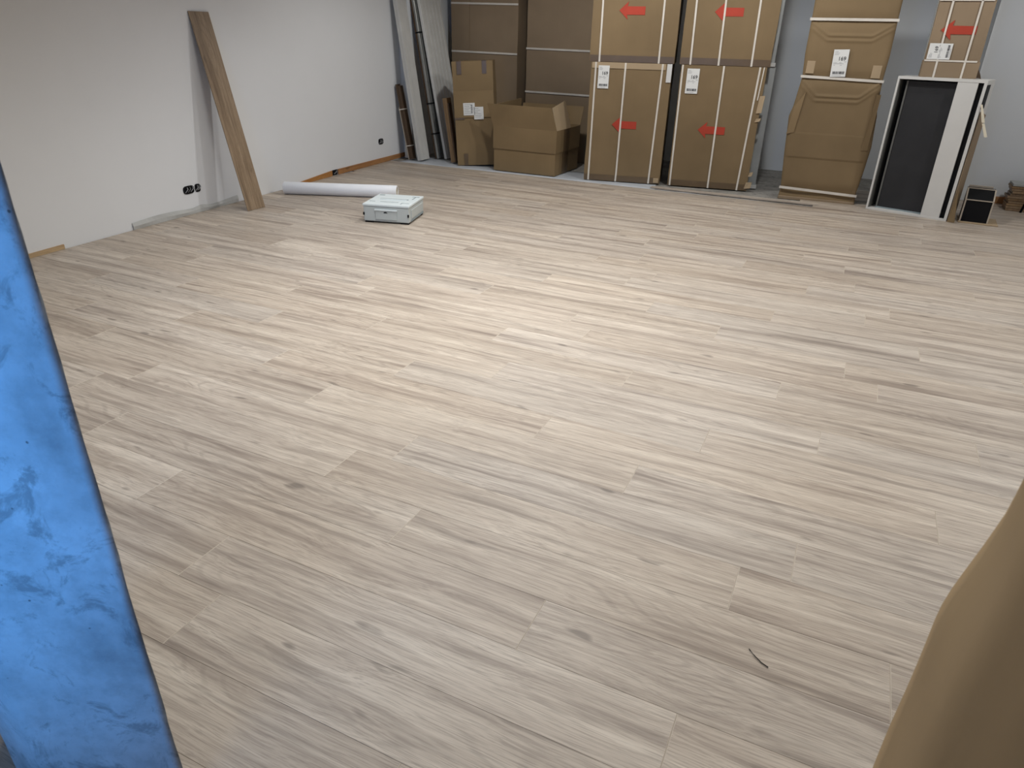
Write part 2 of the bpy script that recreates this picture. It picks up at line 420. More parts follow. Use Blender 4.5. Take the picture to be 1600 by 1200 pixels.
o = obj('shaft', bm, M_CONC, colm, smooth=True); o.location = (-Bp.x, -Bp.y, 0)

# kraft paper standing in the right foreground
prof = [(14.5, 0.70), (14.9, 0.675), (15.5, 0.64), (16.3, 0.60), (17.3, 0.555), (18.3, 0.527), (19.4, 0.508), (20.6, 0.49), (22.0, 0.468), (23.6, 0.45), (26, 0.425), (30, 0.40), (35, 0.38)]
bm = bmesh.new(); nz = 64; grid = []
ZT = 1.34
for k in range(nz+1):
    z = ZT*k/nz; row = []
    # the free edge stands straight below and curls back above knee height
    t = max(0.0, min(1.0, (z-0.86)/0.16)); t = t*t*(3-2*t)
    t2 = max(0.0, (z-0.98)/0.36)
    for i, (a_, d_) in enumerate(prof):
        f = max(0.0, 1 - i/6.0)
        aa = a_ + f*(t*1.75 + t2*1.6); x, y = az(aa, d_)
        wv = noise.noise(Vector((i*0.35, z*3.0, 1.3)))*0.006 + noise.noise(Vector((i*0.9, z*9.0, 4.3)))*0.0015
        row.append(bm.verts.new((x+wv*0.9, y+wv*0.2, z)))
    grid.append(row)
for a, b in zip(grid[:-1], grid[1:]):
    for i in range(len(prof)-1): bm.faces.new((a[i], a[i+1], b[i+1], b[i]))
pap = obj('protective_kraft_paper', bm, M_PAPER, None, smooth=True)
md = pap.modifiers.new('thickness', 'SOLIDIFY'); md.thickness = 0.003; md.offset = 0
tag(pap, 'blurred brown kraft paper sheet standing upright in the right foreground', 'paper sheet')

# ------------------------------------------------------------------ things by the left wall
# leaning plank: foot on the floor, head on the wall
foot = Vector((-4.535, 4.352, 0.0)); head = Vector((wall_x(4.45)+0.010, 4.365, 1.487))
ax = (head-foot); Lp = ax.length; zax = ax.normalized(); yax = Vector((0.02, 1.0, 0.0)); yax = (yax - zax*yax.dot(zax)).normalized(); xax = yax.cross(zax)
bm = bmesh.new(); add_box(bm, -0.004, 0.004, 0.0, 0.196, 0.0, Lp, 0.0008)
pk = obj('laminate_plank', bm, M_PLANK)
mm_ = Matrix((xax, yax, zax)).transposed().to_4x4(); mm_.translation = foot + Vector((0, 0, 0.001)); pk.matrix_world = mm_
tag(pk, 'single dark oak plank leaning against the white left wall', 'plank')

def socket(name, y0, y1, z, label, double):
    t = thing(name, label, 'wall socket', (wall_x((y0+y1)/2), (y0+y1)/2, z), rz=math.atan(0.0593))
    w_ = (y1-y0); r = 0.032
    n = 2 if double else 1
    for i in range(n):
        if double: a, b = ((-w_/2, w_*0.13), (w_*0.19, w_/2))[i]
        else: a, b = -w_/2, w_/2
        bm = bmesh.new(); pts = []
        for q in range(16):
            th = 2*math.pi*q/16; c, s = math.cos(th), math.sin(th)
            pts.append(((a+b)/2 + (b-a)/2*(abs(c)**0.6)*(1 if c > 0 else -1), r*(abs(s)**0.6)*(1 if s > 0 else -1)))
        prism(bm, pts, 'X', -0.002, 0.006)
        bx = obj('back_box', bm, M_BLACK, t)
        for q in range(3):
            bm = bmesh.new(); yy = a + (b-a)*(0.25+0.25*q)
            tube(bm, [(0.006, yy-0.012, -0.018), (0.016, yy-0.004, -0.004), (0.018, yy+0.008, 0.008), (0.007, yy+0.012, 0.020)], 0.0032, 6)
            obj('cable', bm, M_STEELD if q % 2 else M_INKL, bx)
    return t
socket('socket_box', 4.005, 4.185, 0.195, 'black double socket box with loose wires low on the left wall beside the plank', True)
socket('socket_box', 6.93, 7.03, 0.235, 'small black socket box on the left wall near the far corner', False)
t = thing('cable_outlet', 'black cable outlet at floor level between the two orange baseboards', 'cable outlet', (wall_x(6.045), 6.045, 0.030), rz=math.atan(0.0593))
box('back_box', -0.001, 0.008, -0.045, 0.045, -0.026, 0.026, M_BLACK, t, 0.003)
bm = bmesh.new(); tube(bm, [(0.008, -0.02, -0.012), (0.022, 0.0, 0.004), (0.008, 0.024, 0.012)], 0.004, 6); obj('cable', bm, M_INKL, t)

# loose edge strip along the wall foot
bm = bmesh.new(); pts = []
N = 26
top = []; mid = []; bot = []; tb = []
for i in range(N+1):
    f = i/N; y = 3.47 + f*1.12; h = 0.050 + 0.012*math.sin(f*7) + 0.018*math.exp(-((f-0.62)/0.06)**2)
    x = wall_x(y)
    top.append(bm.verts.new((x+0.002, y, h))); mid.append(bm.verts.new((x+0.010+0.004*math.sin(f*19), y, h*0.5))); bot.append(bm.verts.new((x+0.006, y, 0.001)))
for a in (top, mid, bot): pass
for i in range(N):
    bm.faces.new((top[i], top[i+1], mid[i+1], mid[i])); bm.faces.new((mid[i], mid[i+1], bot[i+1], bot[i]))
es = obj('edge_strip', bm, M_STRIP, None); md = es.modifiers.new('thickness', 'SOLIDIFY'); md.thickness = 0.002
tag(es, 'limp greyish white edge strip along the foot of the left wall', 'edge strip')

# white foam roll
fr_a, fr_b, fr_r = Vector((-4.76, 5.055, 0.056)), Vector((-3.775, 5.455, 0.056)), 0.056
fl_ = (fr_b-fr_a).length; rzr = math.atan2(fr_b.y-fr_a.y, fr_b.x-fr_a.x)
t = thing('foam_roll', 'white rolled foam underlay lying on the floor by the left wall', 'foam roll', (fr_a.x, fr_a.y, 0), rz=rzr)
bm = bmesh.new(); n = 40; rr = []
prof_r = [(0.0, 0.040), (0.0, 0.052), (0.004, 0.056), (fl_-0.004, 0.056), (fl_, 0.052), (fl_, 0.040)]
for x, r_ in prof_r: rr.append([bm.verts.new((x, r_*math.cos(2*math.pi*k/n), 0.056 + r_*math.sin(2*math.pi*k/n))) for k in range(n)])
for a, b in list(zip(rr[:-1], rr[1:])) + [(rr[-1], rr[0])]:
    for k in range(n): bm.faces.new((a[k], a[(k+1) % n], b[(k+1) % n], b[k]))
obj('wrap', bm, M_FOAM, t, smooth=True)
bm = bmesh.new()
for ring in range(3):
    r0, r1 = 0.039-0.009*ring, 0.033-0.009*ring
    rg = [[bm.verts.new((x, r_*math.cos(2*math.pi*k/28), 0.056+r_*math.sin(2*math.pi*k/28))) for k in range(28)] for x, r_ in ((0.003, r1), (0.003, r0), (fl_-0.003, r0), (fl_-0.003, r1))]
    for a, b in list(zip(rg[:-1], rg[1:])) + [(rg[-1], rg[0])]:
        for k in range(28): bm.faces.new((a[k], a[(k+1) % 28], b[(k+1) % 28], b[k]))
obj('rolled_core', bm, M_CREAM, t, smooth=True)

# tool case
t = thing('tool_case', 'light grey plastic tool case on the open laminate floor', 'tool case', (-3.49, 4.548, 0), rz=math.atan2(0.101, 0.375))
W_, D_, H_ = 0.388, 0.40, 0.150
bm = bmesh.new(); add_box(bm, 0.004, W_-0.004, 0.004, D_-0.004, 0.012, 0.131, 0.008, 2); body = obj('body', bm, M_CASE, t)
bm = bmesh.new(); add_box(bm, -0.0005, W_+0.0005, -0.0005, D_+0.0005, 0.1315, H_, 0.005, 2); lid = obj('lid', bm, M_CASELID, t)
for x0, x1, y0, y1 in ((0.01, 0.08, 0.01, 0.05), (W_-0.08, W_-0.01, 0.01, 0.05), (0.01, 0.08, D_-0.05, D_-0.01), (W_-0.08, W_-0.01, D_-0.05, D_-0.01)):
    box('foot', x0, x1, y0, y1, 0.0, 0.013, M_BLACK, t, 0.002)
box('front_panel', 0.105, 0.285, -0.0035, 0.006, 0.030, 0.100, M_CASE, t, 0.002)
fp = box('latch', 0.100, 0.290, -0.010, 0.006, 0.100, 0.112, M_CASELID, t, 0.003)
bm = bmesh.new(); prism(bm, [(0.174, 0.084), (0.210, 0.084), (0.200, 0.093), (0.184, 0.093)], 'Y', -0.0048, 0.002); obj('latch_mark', bm, M_BLACK, t)
for x in (0.004, W_-0.012): box('side_latch', x-0.002, x+0.010, -0.004, 0.004, 0.060, 0.082, M_BLACK, t, 0.001)
for yy in (0.03,):
    box('side_panel', W_-0.005, W_+0.001, 0.06, D_-0.03, 0.040, 0.108, M_CASE, t, 0.002)
box('side_slot', W_-0.006, W_-0.0005, 0.05, D_-0.02, 0.016, 0.030, M_CASEDK, t, 0.001)
# lid relief
box('handle_recess', 0.075, 0.315, 0.205, 0.232, H_-0.004, H_+0.0008, M_CASEDK, lid)
box('handle', 0.085, 0.305, 0.178, 0.203, H_-0.002, H_+0.005, M_CASELID, lid, 0.002)
for x0, x1, y0, y1 in ((0.020, 0.065, 0.34, 0.365), (0.31, 0.37, 0.33, 0.345), (0.022, 0.07, 0.10, 0.112), (0.30, 0.36, 0.085, 0.097), (0.298, 0.306, 0.05, 0.10), (0.335, 0.345, 0.24, 0.33)):
    box('lid_groove', x0, x1, y0, y1, H_-0.003, H_+0.0006, M_CASEDK, lid)
bm = bmesh.new()
rngx = random.Random(3); x = 0.115
while x < 0.265:
    ww_ = rngx.uniform(0.005, 0.012); add_box(bm, x, x+ww_, 0.100, 0.113, H_-0.001, H_+0.0009); x += ww_+0.0035
obj('moulded_lettering', bm, M_CASEDK, lid)['kind'] = 'stuff'

# ------------------------------------------------------------------ cartons
def dented_box(name, w_, d_, h_, mm, parent, amp=0.004, seed=0, bev=0.007):
    bm = bmesh.new(); add_box(bm, 0, w_, 0, d_, 0, h_)
    bmesh.ops.subdivide_edges(bm, edges=list(bm.edges), cuts=9, use_grid_fill=True)
    for v in bm.verts:
        n_ = noise.noise(v.co*3.1 + Vector((seed*7.7, 0, 0)))
        ex = min(v.co.x, w_-v.co.x); ez = min(v.co.z, h_-v.co.z)
        if v.co.y < 1e-5: v.co.y += amp*(n_ + 0.3) if ex > 1e-4 and ez > 1e-4 else 0.003*abs(n_)
        if v.co.x > w_-1e-5 and ez > 1e-4: v.co.x += amp*n_*1.6
        if v.co.x < 1e-5 and ez > 1e-4: v.co.x += amp*n_*1.6
    return obj(name, bm, mm, parent)
def strap(parent, p0, p1, w_=0.017, y=-0.005, name='strap'):
    """flat band on a front face between (x, z) points"""
    a, b = Vector(p0), Vector(p1); d = (b-a).normalized(); n_ = Vector((-d.y, d.x))*w_/2
    bm = bmesh.new(); prism(bm, [a+n_, b+n_, b-n_, a-n_], 'Y', y, y+0.0045); return obj(name, bm, M_STRAP, parent)
def arrow(parent, xt, xe, z, head=0.155, shaft=0.072, y=-0.0035):
    hl = 0.085
    pts = [(xt, z), (xt+hl, z+head/2), (xt+hl-0.008, z+shaft/2), (xe, z+shaft/2), (xe, z-shaft/2), (xt+hl-0.008, z-shaft/2), (xt+hl, z-head/2)]
    bm = bmesh.new(); prism(bm, pts, 'Y', y, y+0.004); return obj('red_arrow', bm, M_RED, parent)
def shipping_label(parent, x0, x1, z0, z1, sideways=False, y=-0.0065, tilt=0.0):
    lw, lh = x1-x0, z1-z0
    bm = bmesh.new(); add_box(bm, -lw/2, lw/2, 0, 0.0025, -lh/2, lh/2)
    lb = obj('shipping_label', bm, M_LABEL, parent); lb.location = ((x0+x1)/2, y, (z0+z1)/2); lb.rotation_euler = (0, tilt, 0)
    if sideways: W2, H2, ro = lh, lw, R(-90)
    else: W2, H2, ro = lw, lh, 0.0
    def loc2(u, v):
        return (u, -0.0006, v) if not sideways else (-v, -0.0006, u)
    text('printed_number', '169', H2*0.20, M_INK, lb, loc2(W2*0.10, H2*0.16), (R(90), ro if not sideways else R(-90), 0) if not sideways else (R(90), R(-90), 0))
    bm = bmesh.new(); rg = random.Random(11); u = -W2*0.38
    def bar(u0, u1, v0, v1):
        if sideways: add_box(bm, -v1, -v0, -0.0007, 0.001, u0, u1)
        else: add_box(bm, u0, u1, -0.0007, 0.001, v0, v1)
    while u < W2*0.38:
        d_ = rg.uniform(0.02, 0.07)*W2; bar(u, u+d_, -H2*0.40, -H2*0.30); u += d_+rg.uniform(0.012, 0.03)*W2
    obj('barcode', bm, M_INK, lb)['kind'] = 'stuff'
    bm = bmesh.new()
    for v, a_, b_ in ((0.42, -0.42, -0.20), (0.37, -0.42, -0.10), (0.32, -0.42, -0.14), (0.02, -0.42, -0.18), (0.02, -0.05, 0.12), (-0.02, -0.42, 0.25), (-0.07, -0.40, -0.30), (-0.07, 0.02, 0.16), (-0.45, -0.40, 0.2), (0.05, 0.28, 0.42)):
        bar(W2*a_, W2*b_, H2*v-0.0015, H2*v+0.0015)
    obj('small_print', bm, M_INKL, lb)['kind'] = 'stuff'
    return lb
CW, CH = 0.80, 1.152
rzL = math.atan2(0.164, 0.787); rzR = math.atan2(0.130, 0.830)
def stack_carton(loc, rz, label, straps, arrow_x, arrow_z, lab, seed, grey=False, xo=0.0, cw=CW):
    t = thing('carton', label, 'cardboard box', loc, rz, 'large strapped cartons stacked two by two')
    dented_box('body', cw, 0.16 if grey else 0.60, CH, M_CARD, t, 0.005, seed)
    if grey:
        box('furniture_panel', 0.02, 0.885, 0.165, 0.62, 0.004, CH-0.002, M_GREYP, t, 0.003)
        box('panel_rail', 0.60, 0.895, 0.150, 0.60, 0.0, 0.035, M_WHITEP, t, 0.002)
    for p0, p1 in straps: strap(t, p0, p1)
    arrow(t, arrow_x[0], arrow_x[1], arrow_z)
    bm = bmesh.new(); add_box(bm, 0.004, cw-0.004, -0.0022, 0.003, 0.003, 0.062); obj('tape', bm, M_TAPE, t)
    if lab: shipping_label(t, *lab)
    return t
LLp = (-2.613, 7.281, 0.0); LRp = (-1.745, 7.462, 0.0)
eL = Vector((math.cos(rzL), math.sin(rzL), 0)); eR = Vector((math.cos(rzR), math.sin(rzR), 0))
tLL = stack_carton(LLp, rzL, 'lower left carton of the four, beside the open box, three straps and red arrow',
    [((0.047, 0.0), (0.047, CH)), ((0.338, 0.0), (0.341, 0.095)), ((0.341, 0.095), (0.344, CH)), ((0.686, 0.0), (0.708, CH))], (0.254, 0.504), 0.570, (0.077, 0.187, 0.910, 1.122), 1)
box('top_tape', 0.01, CW-0.06, -0.0045, 0.002, CH-0.055, CH+0.0005, M_CARDIN_LIT, tLL)
box('corner_protector', 0.752, 0.80, -0.009, 0.05, 0.985, CH, M_WHITE, tLL, 0.002)
box('torn_flap', 0.735, 0.79, -0.012, 0.0, 0.012, 0.06, M_CARDIN_LIT, tLL, 0.002)
tLR = stack_carton(LRp, rzR, 'lower right carton of the four with torn right edge and label near the top',
    [((0.023, 0.0), (0.015, CH)), ((0.412, 0.0), (0.404, CH)), ((0.700, 0.0), (0.738, CH))], (0.236, 0.498), 0.563, (0.063, 0.182, 0.895, 1.120), 2, True)
for x0, x1, z0, z1 in ((0.765, 0.815, 0.74, 0.905), (0.765, 0.812, 0.66, 0.70), (0.79, 0.825, 0.14, 0.19), (0.77, 0.83, 0.02, 0.09)):
    bm = bmesh.new(); slab_from_quads(bm, [[(x0, -0.006, z0), (x1, -0.016, z0+0.01), (x1+0.01, -0.010, z1), (x0+0.012, -0.006, z1-0.006)]], 0.004); obj('torn_flap', bm, M_CARDIN_LIT, tLR)
strap(tLR, (0.760, 0.86), (0.775, CH), 0.010)
pUL = Vector(LLp) + eL*(-0.022) + Vector((0, 0, CH+0.002)); pUR = Vector(LRp) + eR*(-0.02) + Vector((0, 0, CH+0.002))
stack_carton(pUL, rzL, 'upper left carton of the four, cut by the top of the picture, two straps',
    [((0.100, 0.0), (0.094, CH)), ((0.686, 0.0), (0.680, CH))], (0.260, 0.508), 0.456, None, 3, cw=0.835)
tUR = stack_carton(pUR, rzR, 'upper right carton of the four, with three straps and a grey board side',
    [((0.102, 0.0), (0.080, CH)), ((0.368, 0.0), (0.345, CH)), ((0.672, 0.0), (0.660, CH))], (0.268, 0.530), 0.457, None, 4, True, cw=0.845)

# flat tall packs behind
def tall_pack(loc, rz, w_, d_, h_, strap_z, label, seed, seam=None):
    t = thing('flat_pack', label, 'cardboard box', loc, rz, 'tall strapped packs against the back wall')
    dented_box('body', w_, d_, h_, M_CARD3, t, 0.004, seed)
    for z in strap_z: strap(t, (-0.002, z), (w_+0.002, z-0.012), 0.020, -0.0095)
    if seam:
        box('overlap_seam', 0.0, seam, -0.006, 0.002, 0.0, h_-0.01, M_CARD3, t)
    return t
tall_pack((-4.80, 8.27, -0.011), R(-1), 0.90, 0.30, 2.25, (0.60, 1.19, 1.71), 'tall brown flat pack behind the taped carton, with horizontal straps', 5, 0.25)
tall_pack((-3.80, 8.30, -0.011), R(2), 1.02, 0.30, 2.25, (0.775, 1.245, 1.80), 'tall brown flat pack behind the open box, beside the stacked cartons', 6)

# taped carton on end
t = thing('taped_carton', 'upright narrow carton with tape strips and white labels behind the open box', 'cardboard box', (-4.188, 7.312, -0.004), rot=(0, R(-3.2), R(22)))
tb_ = dented_box('body', 0.455, 0.30, 1.10, M_CARD2, t, 0.006, 8)
for x0 in (0.055, 0.335):
    box('tape', x0, x0+0.05, -0.004, 0.30, 1.098, 1.103, M_TAPE, t); box('tape', x0, x0+0.05, -0.004, 0.003, 0.97, 1.102, M_TAPE, t)
box('tape', 0.08, 0.125, -0.004, 0.003, 0.0, 0.13, M_TAPE, t)
box('tape', 0.0, 0.11, -0.004, 0.003, 0.50, 0.57, M_TAPE, t)
box('overlap_flap', 0.0, 0.452, -0.0065, 0.002, 0.52, 0.80, M_CARD2, t, 0.001)
for x0, x1, z0, z1, tl in ((0.105, 0.235, 0.545, 0.675, 0.05), (0.222, 0.33, 0.500, 0.632, 0.0)):
    bm = bmesh.new(); add_box(bm, x0, x1, -0.0098, -0.0070, z0, z1); lb = obj('paper_label', bm, M_LABEL, t)
    bm = bmesh.new()
    for q in range(6): add_box(bm, x0+0.012, x0+0.012+(x1-x0)*random.uniform(0.3, 0.8), -0.0104, -0.009, z1-0.02-q*0.018, z1-0.016-q*0.018)
    obj('small_print', bm, M_INKL, lb)['kind'] = 'stuff'
    if tl:
        bm = bmesh.new()
        for q in range(9): add_box(bm, x0+0.085, x0+0.105, -0.0105, -0.009, z0+0.025+q*0.010, z0+0.030+q*0.010)
        obj('barcode', bm, M_INK, lb)['kind'] = 'stuff'

# open box
t = thing('open_box', 'open cardboard box with raised flaps on the white film', 'cardboard box', (-3.705, 7.263, 0.0), R(-1.0))
W_, D_, z1, z2, th = 0.765, 0.68, 0.235, 0.470, 0.006
bm = bmesh.new()
for a in ((0.008, W_-0.008, 0.008, 0.008+th), (0.008, W_-0.008, D_-0.008-th, D_-0.008), (0.008, 0.008+th, 0.014, D_-0.014), (W_-0.008-th, W_-0.008, 0.014, D_-0.014)): add_box(bm, *a, 0.0, z1+0.03)
add_box(bm, 0.014, W_-0.014, 0.014, D_-0.014, 0.0, th)
obj('lower_tray', bm, M_CARD2, t)
bm = bmesh.new()
for a in ((0, W_, 0, th), (0, W_, D_-th, D_), (0, th, th, D_-th), (W_-th, W_, th, D_-th)): add_box(bm, *a, z1, z2)
obj('sleeve', bm, M_CARD2, t)
def flap(q, name='flap', mm=M_CARD2):
    bm = bmesh.new(); slab_from_quads(bm, [q], 0.006); return obj(name, bm, mm, t)
flap([(0.0, 0.0, z2), (W_, 0.0, z2), (W_-0.065, -0.03, 0.695), (-0.060, -0.035, 0.700)], 'front_flap')
flap([(W_, 0.004, z2), (W_, 0.40, z2), (W_-0.075, 0.37, 0.745), (W_-0.062, 0.004, 0.695)], 'right_flap', M_CARDIN_LIT)  # paler cardboard puts the overhead light into this flap's outer face
flap([(W_, D_, z2), (0.0, D_, z2), (0.0, D_+0.08, 0.66), (W_, D_+0.08, 0.66)], 'back_flap')
flap([(0.0, D_-0.01, z2), (0.0, 0.01, z2), (0.03, 0.02, 0.70), (0.03, D_-0.05, 0.72)], 'left_flap')
box('tape', W_-0.001, W_+0.002, 0.20, 0.36, z1, z2-0.002, M_TAPE, t)
box('tape', W_-0.0085, W_-0.004, 0.20, 0.36, 0.0, z1-0.002, M_TAPE, t)

# tall leaning pack with sagging wrap
t = thing('wrapped_flat_pack', 'tall sagging cardboard pack with white straps and a label left of the cabinet', 'cardboard box', (-0.632, 7.435, -0.010), math.atan2(0.026, 0.698))
PW, PHt, PT = 0.70, 2.05, 0.15
def lerp(tab, z):
    for (a, va), (b, vb) in zip(tab[:-1], tab[1:]):
        if z <= b: return va + (vb-va)*(z-a)/(b-a)
    return tab[-1][1]
LT = [(0, 0.0), (0.10, 0.012), (0.44, -0.017), (0.76, -0.037), (0.85, -0.014), (1.10, 0.014), (1.3, 0.0), (1.56, 0.0), (2.05, -0.005)]
RT = [(0, 0.698), (0.10, 0.69), (0.30, 0.712), (0.53, 0.728), (0.80, 0.712), (0.88, 0.697), (1.09, 0.690), (1.3, 0.70), (1.57, 0.697), (2.05, 0.70)]
def sag(xf, z):
    d = 0.0
    for zs_, depth in ((1.57, 0.105), (1.10, 0.135)):
        e = abs(xf-0.5)*2
        za = zs_ - 0.02 - depth*(1 - max(0.0, (e-0.52)/0.46)) if e < 0.98 else zs_
        d += 0.013*math.exp(-((z-za)/0.011)**2) + 0.009*math.exp(-((z-za+0.04)/0.012)**2)
    for zs_ in (1.57, 1.10, 0.10):
        d -= 0.014*math.exp(-((z-zs_)/0.05)**2)
    d += 0.010*math.sin(min(1, z/2.0)*math.pi) + 0.006*noise.noise(Vector((xf*2.5, z*2.2, 9.1)))
    if z < 0.40: d -= 0.004
    elif z < 0.62 and abs(xf-0.5) < 0.44: d += 0.002
    return d
bm = bmesh.new(); nx, nzz = 44, 230; g = []
for k in range(nzz+1):
    z = PHt*k/nzz; row = []
    a_, b_ = lerp(LT, z), lerp(RT, z)
    for i in range(nx+1):
        f = i/nx; edge_ = min(f, 1-f); e = min(1.0, edge_/0.05)
        row.append(bm.verts.new((a_+(b_-a_)*f, z*0.035 + 0.012*(1-e)**2 - sag(f, z)*e, z)))
    for i in range(nx, -1, -11):
        f = i/nx; row.append(bm.verts.new((a_+(b_-a_)*f, z*0.035+PT, z)))
    g.append(row)
nr = len(g[0])
for a_, b_ in zip(g[:-1], g[1:]):
    for i in range(nr): bm.faces.new((a_[i], a_[(i+1) % nr], b_[(i+1) % nr], b_[i]))
bm.faces.new(g[0]); bm.faces.new(g[-1])
obj('body', bm, M_CARD, t, smooth=True)
for z, dz in ((1.572, 0.0), (1.105, -0.018), (0.112, -0.022)):
    bm = bmesh.new(); a_, b_ = lerp(LT, z)-0.012, lerp(RT, z)+0.010
    ys = z*0.035
    vsb = []
    for x, zz in ((a_, z), (b_, z+dz)):
        vsb.append([bm.verts.new((x, ys+yy, zz+q)) for yy, q in ((-0.014, -0.011), (-0.014, 0.011), (-0.006, 0.011), (-0.006, -0.011))])
    for i in range(4): bm.faces.new((vsb[0][i], vsb[1][i], vsb[1][(i+1) % 4], vsb[0][(i+1) % 4]))
    bm.faces.new(vsb[0]); bm.faces.new(vsb[1]); obj('strap', bm, M_STRAP, t)
shipping_label(t, 0.245, 0.372, 1.112, 1.335, False, 0.0185, R(-2))
for x0, x1, z0, z1 in ((0.035, 0.105, 1.13, 1.235), (0.585, 0.66, 1.11, 1.215)):
    box('torn_patch', x0, x1, z0*0.035-0.010, z0*0.035+0.006, z0, z1, M_CARDIN_LIT, t, 0.002)
bm = bmesh.new(); slab_from_quads(bm, [[(-0.03, 0.012, 0.60), (0.035, 0.004, 0.62), (0.075, 0.012, 0.98), (-0.005, 0.020, 0.84)]], 0.006); obj('side_flap', bm, M_CARD, t)
bm = bmesh.new(); slab_from_quads(bm, [[(0.645, 0.004, 0.50), (0.700, 0.010, 0.50), (0.705, 0.020, 0.98), (0.670, 0.012, 0.98)]], 0.006); obj('side_flap', bm, M_CARD, t)
box('bottom_fold', 0.004, 0.694, -0.012, PT, 0.0, 0.030, M_CARD3, t, 0.004)

# ------------------------------------------------------------------ cabinet and the pack on it
rzC = math.atan2(-0.184, 0.651)
t = thing('cabinet', 'white cabinet with dark open front standing right of the sagging pack', 'cabinet', (0.167, 7.331, 0.0), rzC)
KW, KD, KH = 0.676, 0.30, 1.135
box('side_panel', 0.0, 0.016, 0.0, KD, 0.0, KH-0.0225, M_WHITE, t, 0.001)
box('side_panel', 0.652, KW, 0.0, KD, 0.0, KH-0.0225, M_WHITE, t, 0.001)
box('top_panel', 0.0, KW, 0.0, KD, KH-0.022, KH, M_WHITE, t, 0.001)
box('bottom_panel', 0.0165, 0.6515, 0.0, KD, 0.0, 0.018, M_WHITE, t, 0.001)
box('back_panel', 0.0165, 0.6515, KD-0.012, KD-0.001, 0.0185, KH-0.0225, M_BLACK, t)
dp = box('door_panel', 0.080, 0.462, 0.060, 0.078, 0.030, KH-0.035, M_DARK, t, 0.001)
box('door_edge', 0.066, 0.0795, 0.052, 0.085, 0.030, KH-0.035, M_STEELD, dp)
box('bottom_rail', 0.066, 0.462, 0.050, 0.0595, 0.0185, 0.0295, M_CASEDK, dp)
box('inner_lining', 0.0165, 0.022, 0.012, KD-0.02, 0.0185, KH-0.0225, M_STEELD, t)
box('front_panel', 0.4625, 0.612, 0.002, 0.020, 0.0, KH-0.0225, M_WHITE, t, 0.001)
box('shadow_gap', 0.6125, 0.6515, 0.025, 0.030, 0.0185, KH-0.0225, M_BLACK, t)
# cardboard still on the right flank
bm = bmesh.new(); slab_from_quads(bm, [[(KW+0.006, 0.0, 0.0), (KW+0.006, 0.27, 0.0), (KW+0.006, 0.27, 0.86), (KW+0.006, 0.02, 0.90)]], -0.005); obj('side_wrap', bm, M_CARD3, t)
bm = bmesh.new(); slab_from_quads(bm, [[(0.684, -0.012, 0.0), (0.745, -0.030, 0.006), (0.715, -0.004, 0.17), (0.700, -0.004, 0.30)]], 0.004); obj('torn_wrap', bm, M_CARD, t)
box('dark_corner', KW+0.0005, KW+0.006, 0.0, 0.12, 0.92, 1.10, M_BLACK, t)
bm = bmesh.new(); slab_from_quads(bm, [[(0.672, -0.006, 0.955), (0.686, -0.006, 0.955), (0.742, -0.012, 0.82), (0.718, -0.012, 0.82)], [(0.722, -0.014, 0.815), (0.742, -0.014, 0.815), (0.790, -0.02, 0.715), (0.768, -0.02, 0.712)]], 0.003); obj('hanging_tape', bm, M_CREAM, t)

nC = Vector((-math.sin(rzC), math.cos(rzC), 0)); eC = Vector((math.cos(rzC), math.sin(rzC), 0))
pT = Vector((0.167, 7.331, KH)) + eC*0.152 + nC*0.07
t = thing('carton', 'narrow carton with red arrow and label standing on the white cabinet', 'cardboard box', pT, R(0.5))
dented_box('body', 0.405, 0.10, 0.95, M_CARD3, t, 0.004, 12)
box('side_board', -0.002, 0.395, 0.106, 0.20, 0.126, 0.948, M_GREYP, t, 0.002)
box('bottom_tray', -0.004, 0.414, -0.006, 0.205, 0.0, 0.125, M_CARD3, t, 0.002)
strap(t, (0.098, 0.0), (0.098, 0.95), 0.015, -0.010); strap(t, (0.302, 0.0), (0.306, 0.95), 0.015, -0.010)
strap(t, (0.0, 0.128), (0.388, 0.128), 0.013, -0.011); strap(t, (0.0, 0.575), (0.388, 0.575), 0.013, -0.010)
arrow(t, 0.064, 0.320, 0.358, 0.150, 0.062, -0.0045)
shipping_label(t, 0.012, 0.182, 0.138, 0.258, True, -0.013)
bm = bmesh.new(); slab_from_quads(bm, [[(0.392, 0.02, 0.01), (0.455, 0.03, 0.0), (0.44, 0.05, 0.04), (0.400, 0.02, 0.10)]], 0.004); obj('torn_corner', bm, M_BROWN, t)

# black bin on a scrap of cardboard
tag(box('cardboard_scrap', 0, 0.30, 0, 0.30, 0.0, 0.006, M_CARDIN_LIT), 'thin scrap of cardboard lying under the small black bin', 'cardboard')
bpy.data.objects['cardboard_scrap'].location = (0.908, 7.165, 0.001); bpy.data.objects['cardboard_scrap'].rotation_euler = (0, 0, R(-3))
t = thing('black_bin', 'small black angular bin with pale edges on the floor right of the cabinet', 'bin', (0.922, 7.215, 0.0075), R(-4))
secs = [(0.0, 0.0), (0.012, 0.182), (0.135, 0.262), (0.20, 0.262), (0.20, 0.0)]
bm = bmesh.new(); prism(bm, secs, 'X', 0.004, 0.208); obj('body', bm, M_BLACK, t)
bm = bmesh.new(); prism(bm, secs, 'X', -0.002, 0.0035); obj('side_wall', bm, M_BROWN, t)
for x0, x1 in ((-0.004, 0.008), (0.203, 0.214)):
    for (a, b) in ((secs[0], secs[1]), (secs[1], secs[2])):
        bm = bmesh.new(); d = Vector((b[0]-a[0], b[1]-a[1])).normalized(); n_ = Vector((-d.y, d.x))*0.004
        prism(bm, [(a[0]+n_.x, a[1]+n_.y), (b[0]+n_.x, b[1]+n_.y), (b[0]-n_.x, b[1]-n_.y), (a[0]-n_.x, a[1]-n_.y)], 'X', x0, x1); obj('edge_trim', bm, M_EDGE, t)
